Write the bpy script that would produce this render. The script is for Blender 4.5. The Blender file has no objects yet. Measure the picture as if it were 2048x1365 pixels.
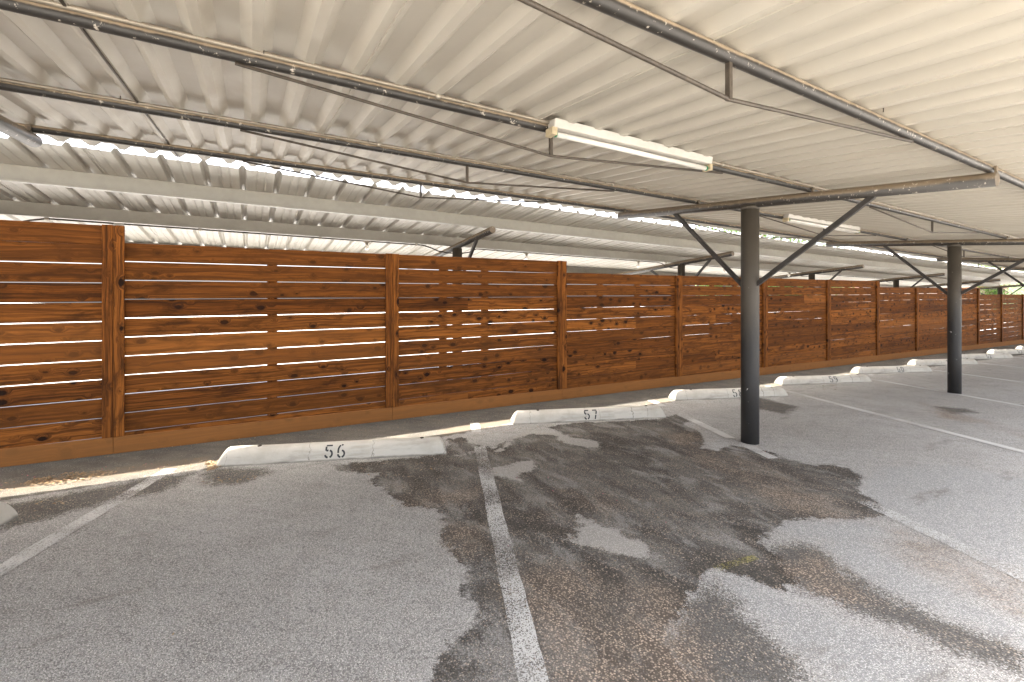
import bpy, math, random
import numpy as np
from mathutils import Vector, noise as mnoise

random.seed(7)
rng = np.random.default_rng(7)
scene = bpy.context.scene
col = scene.collection
R = math.radians

# ------------------------------------------------------------------ layout
# X runs along the fence (into the picture's right), Y across the lot towards
# the fence, Z up.  The camera stands at the origin, 1.335 m above the asphalt.
CAM_H = 1.335
FOC = 909.0
SX, SY = 0.024, 0.027


def gz(x, y):
    """height of the sloping asphalt"""
    return -(SX * x + SY * y)


def ground_at(u, v):
    """where a sight line of the survey photograph meets the asphalt"""
    a, b, c = (u - 1024) / FOC, (577 - v) / FOC, 0
    dx, dy, dz = 0.5 + 0.8660254 * a, 0.8660254 - 0.5 * a, b
    t = -CAM_H / (dz + SX * dx + SY * dy)
    return (t * dx, t * dy)


# ------------------------------------------------------------------ node helpers
def new_mat(name):
    m = bpy.data.materials.new(name)
    m.use_nodes = True
    nt = m.node_tree
    nt.nodes.clear()
    out = nt.nodes.new('ShaderNodeOutputMaterial')
    bs = nt.nodes.new('ShaderNodeBsdfPrincipled')
    nt.links.new(bs.outputs[0], out.inputs[0])
    return m, nt, bs, out


def put(nt, sock, val):
    if isinstance(val, bpy.types.NodeSocket):
        nt.links.new(val, sock)
    elif isinstance(val, (tuple, list)) and len(val) == 3 and sock.type == 'RGBA':
        sock.default_value = (*val, 1)
    else:
        sock.default_value = val


def mth(nt, op, a, b=None, c=None, clamp=False):
    n = nt.nodes.new('ShaderNodeMath')
    n.operation = op
    n.use_clamp = clamp
    for i, v in enumerate((a, b, c)):
        if v is not None:
            put(nt, n.inputs[i], v)
    return n.outputs[0]


def mix(nt, fac, a, b, mode='MIX'):
    n = nt.nodes.new('ShaderNodeMix')
    n.data_type = 'RGBA'
    n.blend_type = mode
    put(nt, n.inputs[0], fac)
    put(nt, n.inputs[6], a)
    put(nt, n.inputs[7], b)
    return n.outputs[2]


def sstep(nt, v, lo, hi, a=0.0, b=1.0):
    n = nt.nodes.new('ShaderNodeMapRange')
    n.interpolation_type = 'SMOOTHSTEP'
    put(nt, n.inputs[0], v)
    for i, x in zip((1, 2, 3, 4), (lo, hi, a, b)):
        put(nt, n.inputs[i], x)
    return n.outputs[0]


def noise(nt, vec, scale, detail=3, rough=0.55, dist=0.0):
    n = nt.nodes.new('ShaderNodeTexNoise')
    if vec is not None:
        nt.links.new(vec, n.inputs['Vector'])
    n.inputs['Scale'].default_value = scale
    n.inputs['Detail'].default_value = detail
    n.inputs['Roughness'].default_value = rough
    n.inputs['Distortion'].default_value = dist
    return n.outputs[0], n.outputs[1]


def voro(nt, vec, scale, feature='F1', rnd=1.0, dim='3D'):
    n = nt.nodes.new('ShaderNodeTexVoronoi')
    n.voronoi_dimensions = dim
    n.feature = feature
    nt.links.new(vec, n.inputs['Vector'])
    n.inputs['Scale'].default_value = scale
    n.inputs['Randomness'].default_value = rnd
    return n


def objco(nt):
    return nt.nodes.new('ShaderNodeTexCoord').outputs['Object']


def mapping(nt, vec, scale=(1, 1, 1), loc=(0, 0, 0), rot=(0, 0, 0)):
    n = nt.nodes.new('ShaderNodeMapping')
    put(nt, n.inputs['Vector'], vec)
    put(nt, n.inputs['Location'], loc)
    put(nt, n.inputs['Rotation'], rot)
    put(nt, n.inputs['Scale'], scale)
    return n.outputs[0]


def bump(nt, bs, h, strength, dist):
    n = nt.nodes.new('ShaderNodeBump')
    n.inputs['Strength'].default_value = strength
    n.inputs['Distance'].default_value = dist
    put(nt, n.inputs['Height'], h)
    nt.links.new(n.outputs[0], bs.inputs['Normal'])


def attr(nt, name):
    n = nt.nodes.new('ShaderNodeAttribute')
    n.attribute_name = name
    return n.outputs['Fac']


def island(nt):
    return nt.nodes.new('ShaderNodeNewGeometry').outputs['Random Per Island']


def objrand(nt):
    return nt.nodes.new('ShaderNodeObjectInfo').outputs['Random']


def sep(nt, v):
    n = nt.nodes.new('ShaderNodeSeparateXYZ')
    nt.links.new(v, n.inputs[0])
    return n.outputs


def comb(nt, x, y, z):
    n = nt.nodes.new('ShaderNodeCombineXYZ')
    for i, v in enumerate((x, y, z)):
        put(nt, n.inputs[i], v)
    return n.outputs[0]


MAT = {}


# ------------------------------------------------------------------ materials
def mat_asphalt():
    m, nt, bs, out = new_mat('worn_asphalt')
    co = objco(nt)
    big, _ = noise(nt, co, 0.55, 4, 0.55)
    mid, _ = noise(nt, co, 3.2, 5, 0.6)
    fine, _ = noise(nt, co, 38, 3, 0.6)
    edge, _ = noise(nt, co, 9.0, 5, 0.65)
    v1 = voro(nt, co, 185)
    v2 = voro(nt, co, 120)
    st1 = sep(nt, v1.outputs['Color'])
    st2 = sep(nt, v2.outputs['Color'])
    rag, _ = noise(nt, co, 26, 4, 0.7)
    e = mth(nt, 'ADD', mth(nt, 'MULTIPLY', mth(nt, 'SUBTRACT', edge, 0.5), 0.20), mth(nt, 'MULTIPLY', mth(nt, 'SUBTRACT', rag, 0.5), 0.09))
    e1 = mth(nt, 'ADD', e, mth(nt, 'MULTIPLY', mth(nt, 'SUBTRACT', st1[0], 0.5), 0.03))
    e2 = mth(nt, 'ADD', e, mth(nt, 'MULTIPLY', mth(nt, 'SUBTRACT', st1[0], 0.5), 0.10))

    def mask(name, lo, hi, ee):
        return sstep(nt, mth(nt, 'ADD', attr(nt, name), ee), lo, hi)
    wet = mask('stain_dark', -0.008, 0.012, e1)
    wet_soft = mask('stain_soft', -0.035, 0.05, e2)
    tan = mask('stain_tan', -0.10, 0.10, e2)
    pale = mask('stain_pale', -0.012, 0.02, e1)
    wash = mask('stain_wash', -0.035, 0.045, e2)
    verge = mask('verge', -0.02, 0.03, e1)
    # the stones of the mix: pale, grey or dark, dark binder in the joints
    gap1 = sstep(nt, v1.outputs['Distance'], 0.32, 0.62, 1.0, 0.0)
    gap2 = sstep(nt, v2.outputs['Distance'], 0.34, 0.64, 1.0, 0.0)
    grey = mix(nt, sstep(nt, st1[1], 0.05, 0.95), (0.146, 0.135, 0.118), (0.762, 0.718, 0.632))
    grey = mix(nt, gap1, (0.127, 0.118, 0.104), grey)
    warm = mix(nt, sstep(nt, st2[1], 0.1, 0.95), (0.070, 0.057, 0.046), (0.737, 0.572, 0.415))
    warm = mix(nt, gap2, (0.051, 0.043, 0.035), warm)
    # dry, sun-bleached film
    dry = mix(nt, sstep(nt, big, 0.35, 0.68), (0.405, 0.382, 0.340), (0.485, 0.463, 0.422))
    dry = mix(nt, sstep(nt, mid, 0.42, 0.72, 0, 0.5), dry, (0.335, 0.310, 0.275))
    base = mix(nt, sstep(nt, mth(nt, 'ADD', st1[2], mth(nt, 'MULTIPLY', mid, 0.5)), 0.40, 1.0, 0.22, 0.72), dry, grey)
    washed = mix(nt, 0.50, (0.405, 0.400, 0.375), grey)
    base = mix(nt, mth(nt, 'MULTIPLY', wash, 0.85), base, washed)
    # damp, dirty film: dark where water last stood, streaked the way it ran
    stk, _ = noise(nt, mapping(nt, co, (3.4, 0.9, 1), rot=(0, 0, R(-38))), 1.6, 5, 0.6, 0.6)
    blo, _ = noise(nt, co, 1.5, 5, 0.62, 0.4)
    k = mth(nt, 'ADD', mth(nt, 'MULTIPLY', stk, 0.6), mth(nt, 'MULTIPLY', blo, 0.4))
    sd = mth(nt, 'ADD', attr(nt, 'stain_dark'), mth(nt, 'MULTIPLY', e, 1.2))
    rim = sstep(nt, sd, 0.0, 0.26, 1.0, 0.0)
    dk = mix(nt, sstep(nt, k, 0.38, 0.66), (0.040, 0.036, 0.029), (0.215, 0.195, 0.162))
    dk = mix(nt, mth(nt, 'MULTIPLY', rim, sstep(nt, blo, 0.30, 0.6, 0.45, 0.95)), dk, (0.038, 0.034, 0.027))
    dk = mix(nt, sstep(nt, st2[2], 0.15, 1.0, 0.05, 0.72), dk, warm)
    dk = mix(nt, gap1, mix(nt, 0.45, dk, (0.030, 0.027, 0.022)), dk)
    c = mix(nt, mth(nt, 'MULTIPLY', wet_soft, 0.78), base, dk)
    drying, _ = noise(nt, mapping(nt, co, (2.2, 1.0, 1), rot=(0, 0, R(-38))), 2.3, 5, 0.65, 0.5)
    drying = mth(nt, 'ADD', drying, mth(nt, 'MULTIPLY', mth(nt, 'SUBTRACT', st1[0], 0.5), 0.12))
    wetness = mth(nt, 'MULTIPLY', wet, sstep(nt, drying, 0.48, 0.68, 0.93, 0.42))
    c = mix(nt, wetness, c, dk)
    tn = mix(nt, 0.66, (0.311, 0.236, 0.169), warm)
    c = mix(nt, mth(nt, 'MULTIPLY', tan, sstep(nt, blo, 0.34, 0.62, 0.12, 0.70)), c, tn)
    pl = mix(nt, 0.38, (0.457, 0.425, 0.372), grey)
    c = mix(nt, mth(nt, 'MULTIPLY', pale, 0.92), c, pl)
    # darker, coarser asphalt by the fence, carried over the sunlit strip to dim it
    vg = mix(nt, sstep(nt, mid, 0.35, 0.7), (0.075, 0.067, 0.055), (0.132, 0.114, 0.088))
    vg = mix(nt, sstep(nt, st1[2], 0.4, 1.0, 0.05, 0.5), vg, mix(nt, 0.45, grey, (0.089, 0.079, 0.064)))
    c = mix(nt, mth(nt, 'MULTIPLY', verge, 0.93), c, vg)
    # dusty sand on the sunlit patches, the sun's warm tone painted into its colour
    sunlit_dust = mask('sunlit_dust', -0.05, 0.08, e1)
    c = mix(nt, mth(nt, 'MULTIPLY', sunlit_dust, sstep(nt, fine, 0.3, 0.6, 0.35, 0.8)), c, (0.175, 0.137, 0.098))
    # rubber and oil marks of parked cars
    oil, _ = noise(nt, mapping(nt, co, (0.9, 2.6, 1)), 1.9, 4, 0.6)
    c = mix(nt, sstep(nt, oil, 0.60, 0.74, 0, 0.42), c, (0.121, 0.099, 0.074))
    c = mix(nt, sstep(nt, fine, 0.50, 0.80, 0, 0.25), c, (0.076, 0.070, 0.062))
    nt.links.new(c, bs.inputs['Base Color'])
    bs.inputs['Roughness'].default_value = 0.95
    bs.inputs['Specular IOR Level'].default_value = 0.12
    h = mth(nt, 'ADD', mth(nt, 'MULTIPLY', gap1, 0.8), mth(nt, 'MULTIPLY', gap2, 0.7))
    h = mth(nt, 'ADD', h, mth(nt, 'MULTIPLY', fine, 0.8))
    bump(nt, bs, h, 0.6, 0.004)
    return m


def mat_paint(name, colr, keep_lo, keep_hi, dirt=(0.16, 0.15, 0.14)):
    """road paint worn through to the stones"""
    m, nt, bs, out = new_mat(name)
    co = objco(nt)
    n1, _ = noise(nt, co, 2.2, 4, 0.6)
    n2, _ = noise(nt, co, 110, 3, 0.7)
    v = voro(nt, co, 240)
    s = sep(nt, v.outputs['Color'])
    wear = mth(nt, 'ADD', mth(nt, 'MULTIPLY', n2, 0.55), mth(nt, 'MULTIPLY', s[0], 0.35))
    wear = mth(nt, 'ADD', wear, mth(nt, 'MULTIPLY', mth(nt, 'SUBTRACT', n1, 0.5), 0.7))
    wear = mth(nt, 'ADD', wear, mth(nt, 'MULTIPLY', attr(nt, 'wear'), 0.5))
    keep = sstep(nt, wear, keep_lo, keep_hi, 1, 0)
    c = mix(nt, sstep(nt, n1, 0.35, 0.7, 0.0, 0.5), colr, dirt)
    nt.links.new(c, bs.inputs['Base Color'])
    bs.inputs['Roughness'].default_value = 0.85
    tr = nt.nodes.new('ShaderNodeBsdfTransparent')
    ms = nt.nodes.new('ShaderNodeMixShader')
    nt.links.new(keep, ms.inputs[0])
    nt.links.new(tr.outputs[0], ms.inputs[1])
    nt.links.new(bs.outputs[0], ms.inputs[2])
    nt.links.new(ms.outputs[0], out.inputs[0])
    return m


def mat_wood(name, vertical=False, warm=0.0):
    m, nt, bs, out = new_mat(name)
    co = objco(nt)
    s = sep(nt, co)
    r = island(nt)
    along, across = (s[2], s[0]) if vertical else (s[0], s[2])
    off = mth(nt, 'MULTIPLY', r, 57.0)
    al = mth(nt, 'ADD', along, off)
    # knots
    kv = voro(nt, comb(nt, mth(nt, 'MULTIPLY', al, 6.0), mth(nt, 'MULTIPLY', across, 9.5), off), 1.0)
    kcol = sep(nt, kv.outputs['Color'])
    d = kv.outputs['Distance']
    wob, _ = noise(nt, co, 45, 3, 0.6)
    d = mth(nt, 'ADD', d, mth(nt, 'MULTIPLY', mth(nt, 'SUBTRACT', wob, 0.5), 0.10))
    size = mth(nt, 'MULTIPLY', sstep(nt, kcol[0], 0.10, 1.0, 0.35, 1.0), 0.25)
    knot = sstep(nt, mth(nt, 'SUBTRACT', d, size), -0.06, 0.02, 1, 0)
    halo = sstep(nt, mth(nt, 'SUBTRACT', d, size), -0.02, 0.22, 1, 0)
    halo = mth(nt, 'MULTIPLY', halo, sstep(nt, kcol[0], 0.10, 0.25))
    knot = mth(nt, 'MULTIPLY', knot, sstep(nt, kcol[0], 0.12, 0.2))
    # grain flowing round them
    warp, _ = noise(nt, comb(nt, mth(nt, 'MULTIPLY', al, 1.6), mth(nt, 'MULTIPLY', across, 3.5), off), 1.0, 3, 0.5)
    ac = mth(nt, 'ADD', across, mth(nt, 'MULTIPLY', halo, 0.035))
    ac = mth(nt, 'ADD', ac, mth(nt, 'MULTIPLY', warp, 0.055))
    g1, _ = noise(nt, comb(nt, mth(nt, 'MULTIPLY', al, 1.1), mth(nt, 'MULTIPLY', ac, 52), off), 1.0, 5, 0.66)
    g2, _ = noise(nt, comb(nt, mth(nt, 'MULTIPLY', al, 4.0), mth(nt, 'MULTIPLY', ac, 260), off), 1.0, 3, 0.6)
    blot, _ = noise(nt, comb(nt, mth(nt, 'MULTIPLY', al, 3.2), mth(nt, 'MULTIPLY', across, 11), off), 1.0, 5, 0.66, 0.6)
    lo = mix(nt, r, (0.040, 0.0128, 0.0027), (0.100, 0.0330, 0.0062))
    hi = mix(nt, r, (0.175, 0.0560, 0.0098), (0.375, 0.133, 0.0255))
    c = mix(nt, sstep(nt, g1, 0.34, 0.64), lo, hi)
    c = mix(nt, sstep(nt, g2, 0.48, 0.70, 0, 0.65), c, (0.032, 0.010, 0.0035))
    c = mix(nt, sstep(nt, blot, 0.46, 0.70, 0, 0.78), c, (0.034, 0.0115, 0.0032))
    c = mix(nt, mth(nt, 'MULTIPLY', halo, 0.5), c, (0.045, 0.014, 0.004))
    c = mix(nt, mth(nt, 'MULTIPLY', knot, 0.94), c, (0.010, 0.0045, 0.0025))
    if not vertical and not warm:                      # some boards took more stain than others
        tone = mth(nt, 'FRACT', mth(nt, 'MULTIPLY', r, 13.7))
        c = mix(nt, sstep(nt, tone, 0.45, 1.0, 0, 0.50), c, (0.105, 0.036, 0.0075))
        c = mix(nt, sstep(nt, tone, 0.30, 0.0, 0, 0.30), c, (0.36, 0.138, 0.034))
    if warm:
        c = mix(nt, warm, c, (0.30, 0.130, 0.040))
    nt.links.new(c, bs.inputs['Base Color'])
    nt.links.new(sstep(nt, g1, 0.2, 0.8, 0.65, 0.85), bs.inputs['Roughness'])
    bs.inputs['Specular IOR Level'].default_value = 0.12
    bump(nt, bs, mth(nt, 'ADD', g1, mth(nt, 'MULTIPLY', g2, 0.6)), 0.35, 0.003)
    return m


def mat_deck(name, c0, c1, rough, spec, streak=0.2):
    m, nt, bs, out = new_mat(name)
    co = objco(nt)
    r = island(nt)
    n1, _ = noise(nt, mapping(nt, co, (1.4, 0.5, 1)), 1.2, 4, 0.55)
    n2, _ = noise(nt, mapping(nt, co, (30, 1.2, 30)), 1.0, 4, 0.6)
    n3, _ = noise(nt, co, 7, 5, 0.65)
    c = mix(nt, n1, c0, c1)
    c = mix(nt, mth(nt, 'MULTIPLY', r, 0.10), c, (0.47, 0.42, 0.35))
    c = mix(nt, sstep(nt, n2, 0.5, 0.8, 0, streak), c, (0.36, 0.325, 0.27))
    c = mix(nt, sstep(nt, n3, 0.58, 0.80, 0, 0.22), c, (0.45, 0.37, 0.27))
    n5, _ = noise(nt, mapping(nt, co, (2.2, 0.45, 1)), 1.3, 5, 0.65, 0.3)
    c = mix(nt, sstep(nt, n5, 0.58, 0.76, 0, 0.30), c, (0.30, 0.235, 0.16))
    nt.links.new(c, bs.inputs['Base Color'])
    nt.links.new(sstep(nt, n3, 0.3, 0.7, rough, rough + 0.12), bs.inputs['Roughness'])
    bs.inputs['Specular IOR Level'].default_value = spec
    bump(nt, bs, n1, 0.12, 0.02)
    return m


def mat_pipe(name, dark, spray, lo, hi, amount=0.9):
    """dark painted steel with pale roof-paint overspray on its upper side"""
    m, nt, bs, out = new_mat(name)
    co = objco(nt)
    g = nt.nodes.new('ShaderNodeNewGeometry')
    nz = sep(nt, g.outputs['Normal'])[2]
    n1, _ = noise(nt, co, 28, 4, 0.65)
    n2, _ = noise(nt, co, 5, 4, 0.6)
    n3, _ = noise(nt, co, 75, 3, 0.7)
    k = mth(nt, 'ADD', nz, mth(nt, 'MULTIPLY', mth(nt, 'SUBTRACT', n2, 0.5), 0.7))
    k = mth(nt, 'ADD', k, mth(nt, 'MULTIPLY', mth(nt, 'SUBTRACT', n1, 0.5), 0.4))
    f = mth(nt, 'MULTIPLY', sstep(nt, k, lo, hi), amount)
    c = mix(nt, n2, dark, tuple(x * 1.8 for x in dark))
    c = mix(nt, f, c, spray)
    chip = sstep(nt, mth(nt, 'ADD', mth(nt, 'MULTIPLY', n1, 0.6), mth(nt, 'MULTIPLY', n3, 0.4)), 0.585, 0.63)
    c = mix(nt, mth(nt, 'MULTIPLY', chip, 0.75), c, (0.50, 0.45, 0.38))
    nt.links.new(c, bs.inputs['Base Color'])
    bs.inputs['Roughness'].default_value = 0.45
    bump(nt, bs, n1, 0.25, 0.004)
    return m


def mat_post():
    m, nt, bs, out = new_mat('scuffed_black_steel')
    co = objco(nt)
    n1, _ = noise(nt, mapping(nt, co, (9, 9, 1.6)), 1.0, 5, 0.62)
    n2, _ = noise(nt, co, 95, 3, 0.7)
    n4, _ = noise(nt, co, 14, 4, 0.7)
    h = mth(nt, 'ADD', sep(nt, co)[2], mth(nt, 'MULTIPLY', n1, 0.5))
    worn = sstep(nt, h, 1.15, 1.75)
    c = mix(nt, n1, (0.014, 0.0135, 0.013), (0.034, 0.032, 0.029))
    c = mix(nt, mth(nt, 'MULTIPLY', worn, 0.8), c, (0.075, 0.063, 0.048))
    c = mix(nt, sstep(nt, n2, 0.55, 0.8, 0, 0.22), c, (0.09, 0.083, 0.074))
    chip = sstep(nt, mth(nt, 'ADD', mth(nt, 'MULTIPLY', n4, 0.8), mth(nt, 'MULTIPLY', n2, 0.2)), 0.655, 0.68)
    c = mix(nt, mth(nt, 'MULTIPLY', chip, 0.85), c, (0.55, 0.53, 0.50))
    nt.links.new(c, bs.inputs['Base Color'])
    nt.links.new(sstep(nt, n1, 0.3, 0.7, 0.5, 0.7), bs.inputs['Roughness'])
    bs.inputs['Specular IOR Level'].default_value = 0.35
    bump(nt, bs, n2, 0.18, 0.003)
    return m


def mat_plain(name, c, rough=0.6, metal=0.0, var=0.25, scale=18, spec=0.5, bumps=0.0):
    m, nt, bs, out = new_mat(name)
    co = objco(nt)
    n1, _ = noise(nt, co, scale, 4, 0.6)
    n2, _ = noise(nt, co, scale * 0.16, 3, 0.5)
    k = mth(nt, 'ADD', mth(nt, 'MULTIPLY', n1, 0.6), mth(nt, 'MULTIPLY', n2, 0.4))
    cc = mix(nt, sstep(nt, k, 0.35, 0.7), c, tuple(x * (1 - var) for x in c))
    nt.links.new(cc, bs.inputs['Base Color'])
    bs.inputs['Roughness'].default_value = rough
    bs.inputs['Metallic'].default_value = metal
    bs.inputs['Specular IOR Level'].default_value = spec
    if bumps:
        bump(nt, bs, n1, bumps, 0.004)
    return m


def mat_stop():
    m, nt, bs, out = new_mat('painted_concrete')
    co = objco(nt)
    n1, _ = noise(nt, co, 5, 5, 0.62)
    n2, _ = noise(nt, co, 70, 3, 0.7)
    n3, _ = noise(nt, mapping(nt, co, (3, 14, 14)), 1.0, 4, 0.6)
    s = sep(nt, co)
    c = mix(nt, sstep(nt, n1, 0.4, 0.75, 0, 0.6), (0.50, 0.462, 0.382), (0.35, 0.31, 0.245))
    c = mix(nt, sstep(nt, n3, 0.48, 0.75, 0, 0.55), c, (0.24, 0.212, 0.175))
    # grime along the foot
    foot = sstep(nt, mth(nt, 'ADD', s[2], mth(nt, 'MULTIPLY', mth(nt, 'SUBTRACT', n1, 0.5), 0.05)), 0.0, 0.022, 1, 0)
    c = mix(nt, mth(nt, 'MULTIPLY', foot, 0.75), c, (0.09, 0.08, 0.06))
    # hairline cracks across the block
    wv, _ = noise(nt, co, 22, 3, 0.6)
    cr = voro(nt, comb(nt, mth(nt, 'ADD', mth(nt, 'MULTIPLY', s[0], 1.5), mth(nt, 'MULTIPLY', wv, 0.12)), objrand(nt), 0.0), 1.0, 'DISTANCE_TO_EDGE', 1.0, '2D')
    crk = sstep(nt, cr.outputs['Distance'], 0.001, 0.004, 0.65, 0)
    c = mix(nt, crk, c, (0.10, 0.085, 0.07))
    chip = sstep(nt, n2, 0.66, 0.70)
    c = mix(nt, mth(nt, 'MULTIPLY', chip, 0.4), c, (0.33, 0.29, 0.24))
    nt.links.new(c, bs.inputs['Base Color'])
    bs.inputs['Roughness'].default_value = 0.8
    bump(nt, bs, n2, 0.3, 0.004)
    return m


def mat_leaf(name, a, b, trans=0.35):
    m, nt, bs, out = new_mat(name)
    r = island(nt)
    n1, _ = noise(nt, objco(nt), 0.9, 3, 0.6)
    k = mth(nt, 'ADD', mth(nt, 'MULTIPLY', r, 0.6), mth(nt, 'MULTIPLY', n1, 0.4))
    nt.links.new(mix(nt, k, a, b), bs.inputs['Base Color'])
    bs.inputs['Roughness'].default_value = 0.6
    if trans:
        bs.inputs['Subsurface Weight'].default_value = 0.0
        tl = nt.nodes.new('ShaderNodeBsdfTranslucent')
        nt.links.new(mix(nt, k, tuple(x * 1.6 for x in a), tuple(x * 1.6 for x in b)), tl.inputs[0])
        ms = nt.nodes.new('ShaderNodeMixShader')
        ms.inputs[0].default_value = trans
        nt.links.new(bs.outputs[0], ms.inputs[1])
        nt.links.new(tl.outputs[0], ms.inputs[2])
        nt.links.new(ms.outputs[0], out.inputs[0])
    return m


def mat_siding():
    m, nt, bs, out = new_mat('beige_lap_siding')
    co = objco(nt)
    z = sep(nt, co)[2]
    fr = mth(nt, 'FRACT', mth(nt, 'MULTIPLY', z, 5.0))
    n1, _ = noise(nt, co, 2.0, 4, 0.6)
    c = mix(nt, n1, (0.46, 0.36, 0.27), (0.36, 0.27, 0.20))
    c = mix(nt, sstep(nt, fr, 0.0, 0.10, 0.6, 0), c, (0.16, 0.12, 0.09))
    nt.links.new(c, bs.inputs['Base Color'])
    bs.inputs['Roughness'].default_value = 0.8
    bump(nt, bs, fr, 0.6, 0.02)
    return m


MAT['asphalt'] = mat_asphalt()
MAT['line'] = mat_paint('worn_white_paint', (0.52, 0.50, 0.45), 0.50, 0.68, (0.30, 0.27, 0.24))
MAT['yellow'] = mat_paint('worn_yellow_paint', (0.27, 0.235, 0.085), 0.24, 0.54, (0.2, 0.16, 0.05))
MAT['wood'] = mat_wood('stained_cedar_board')
MAT['wood_post'] = mat_wood('stained_cedar_post', True)
MAT['wood_base'] = mat_wood('stained_base_board', False, 0.72)
MAT['deck'] = mat_deck('beige_painted_deck', (0.475, 0.444, 0.382), (0.412, 0.383, 0.327), 0.42, 0.4, 0.12)
MAT['deck_far'] = mat_deck('pale_rear_deck', (0.52, 0.495, 0.437), (0.45, 0.426, 0.374), 0.30, 0.4, 0.08)
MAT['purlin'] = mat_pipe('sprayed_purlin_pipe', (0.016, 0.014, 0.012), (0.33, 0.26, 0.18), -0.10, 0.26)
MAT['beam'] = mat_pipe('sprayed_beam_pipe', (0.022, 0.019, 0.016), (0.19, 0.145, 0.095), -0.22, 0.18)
MAT['rod'] = mat_plain('dark_rod_steel', (0.070, 0.055, 0.040), 0.5, 0, 0.5, 40, bumps=0.2)
MAT['brace'] = mat_plain('dark_angle_steel', (0.040, 0.036, 0.033), 0.5, 0, 0.5, 30, bumps=0.2)
MAT['post'] = mat_post()
MAT['grey'] = mat_plain('grey_beige_painted_channel', (0.34, 0.325, 0.28), 0.4, 0, 0.16, 9)
MAT['conduit'] = mat_plain('galvanised_conduit', (0.30, 0.26, 0.205), 0.38, 0.35, 0.3, 22)
MAT['clamp'] = mat_plain('zinc_clamp', (0.45, 0.41, 0.34), 0.35, 0.6, 0.3, 60)
MAT['enamel'] = mat_plain('white_enamel', (0.52, 0.50, 0.455), 0.45, 0, 0.14, 12)
MAT['tube'] = mat_plain('milky_tube_glass', (0.66, 0.645, 0.60), 0.25, 0, 0.03, 8)
MAT['socket'] = mat_plain('yellowed_socket', (0.48, 0.40, 0.26), 0.5, 0, 0.25, 40)
MAT['green'] = mat_plain('green_tube_end', (0.02, 0.22, 0.09), 0.4, 0, 0.15, 40)
MAT['stop'] = mat_stop()
MAT['stencil'] = mat_plain('stencil_black', (0.030, 0.030, 0.032), 0.7, 0, 0.5, 60)
MAT['rust'] = mat_plain('rusty_pin', (0.060, 0.035, 0.022), 0.8, 0.2, 0.5, 60)
MAT['litter'] = mat_leaf('dry_leaf', (0.11, 0.055, 0.025), (0.38, 0.26, 0.13), 0.0)
MAT['petal'] = mat_plain('pink_petal', (0.55, 0.10, 0.16), 0.6)
MAT['leaf'] = mat_leaf('green_leaf', (0.035, 0.075, 0.012), (0.12, 0.19, 0.035))
MAT['leaf_pale'] = mat_leaf('silvery_leaf', (0.10, 0.15, 0.07), (0.26, 0.31, 0.17))
MAT['bark'] = mat_plain('grey_bark', (0.14, 0.11, 0.08), 0.9, 0, 0.5, 14, bumps=0.6)
MAT['concrete'] = mat_plain('pale_concrete', (0.24, 0.23, 0.21), 0.9, 0, 0.25, 5)
MAT['siding'] = mat_siding()
MAT['tile'] = mat_plain('red_brown_shingle', (0.30, 0.15, 0.09), 0.85, 0, 0.4, 8)
MAT['dark_glass'] = mat_plain('window_glass', (0.03, 0.035, 0.04), 0.1, 0, 0.2, 3)
MAT['trim'] = mat_plain('cream_trim', (0.65, 0.60, 0.50), 0.6)

m, nt, bs, out = new_mat('clear_bulb_glass')
bs.inputs['Base Color'].default_value = (0.9, 0.88, 0.82, 1)
bs.inputs['Roughness'].default_value = 0.06
bs.inputs['Transmission Weight'].default_value = 0.75
bs.inputs['IOR'].default_value = 1.2
MAT['bulb'] = m


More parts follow.
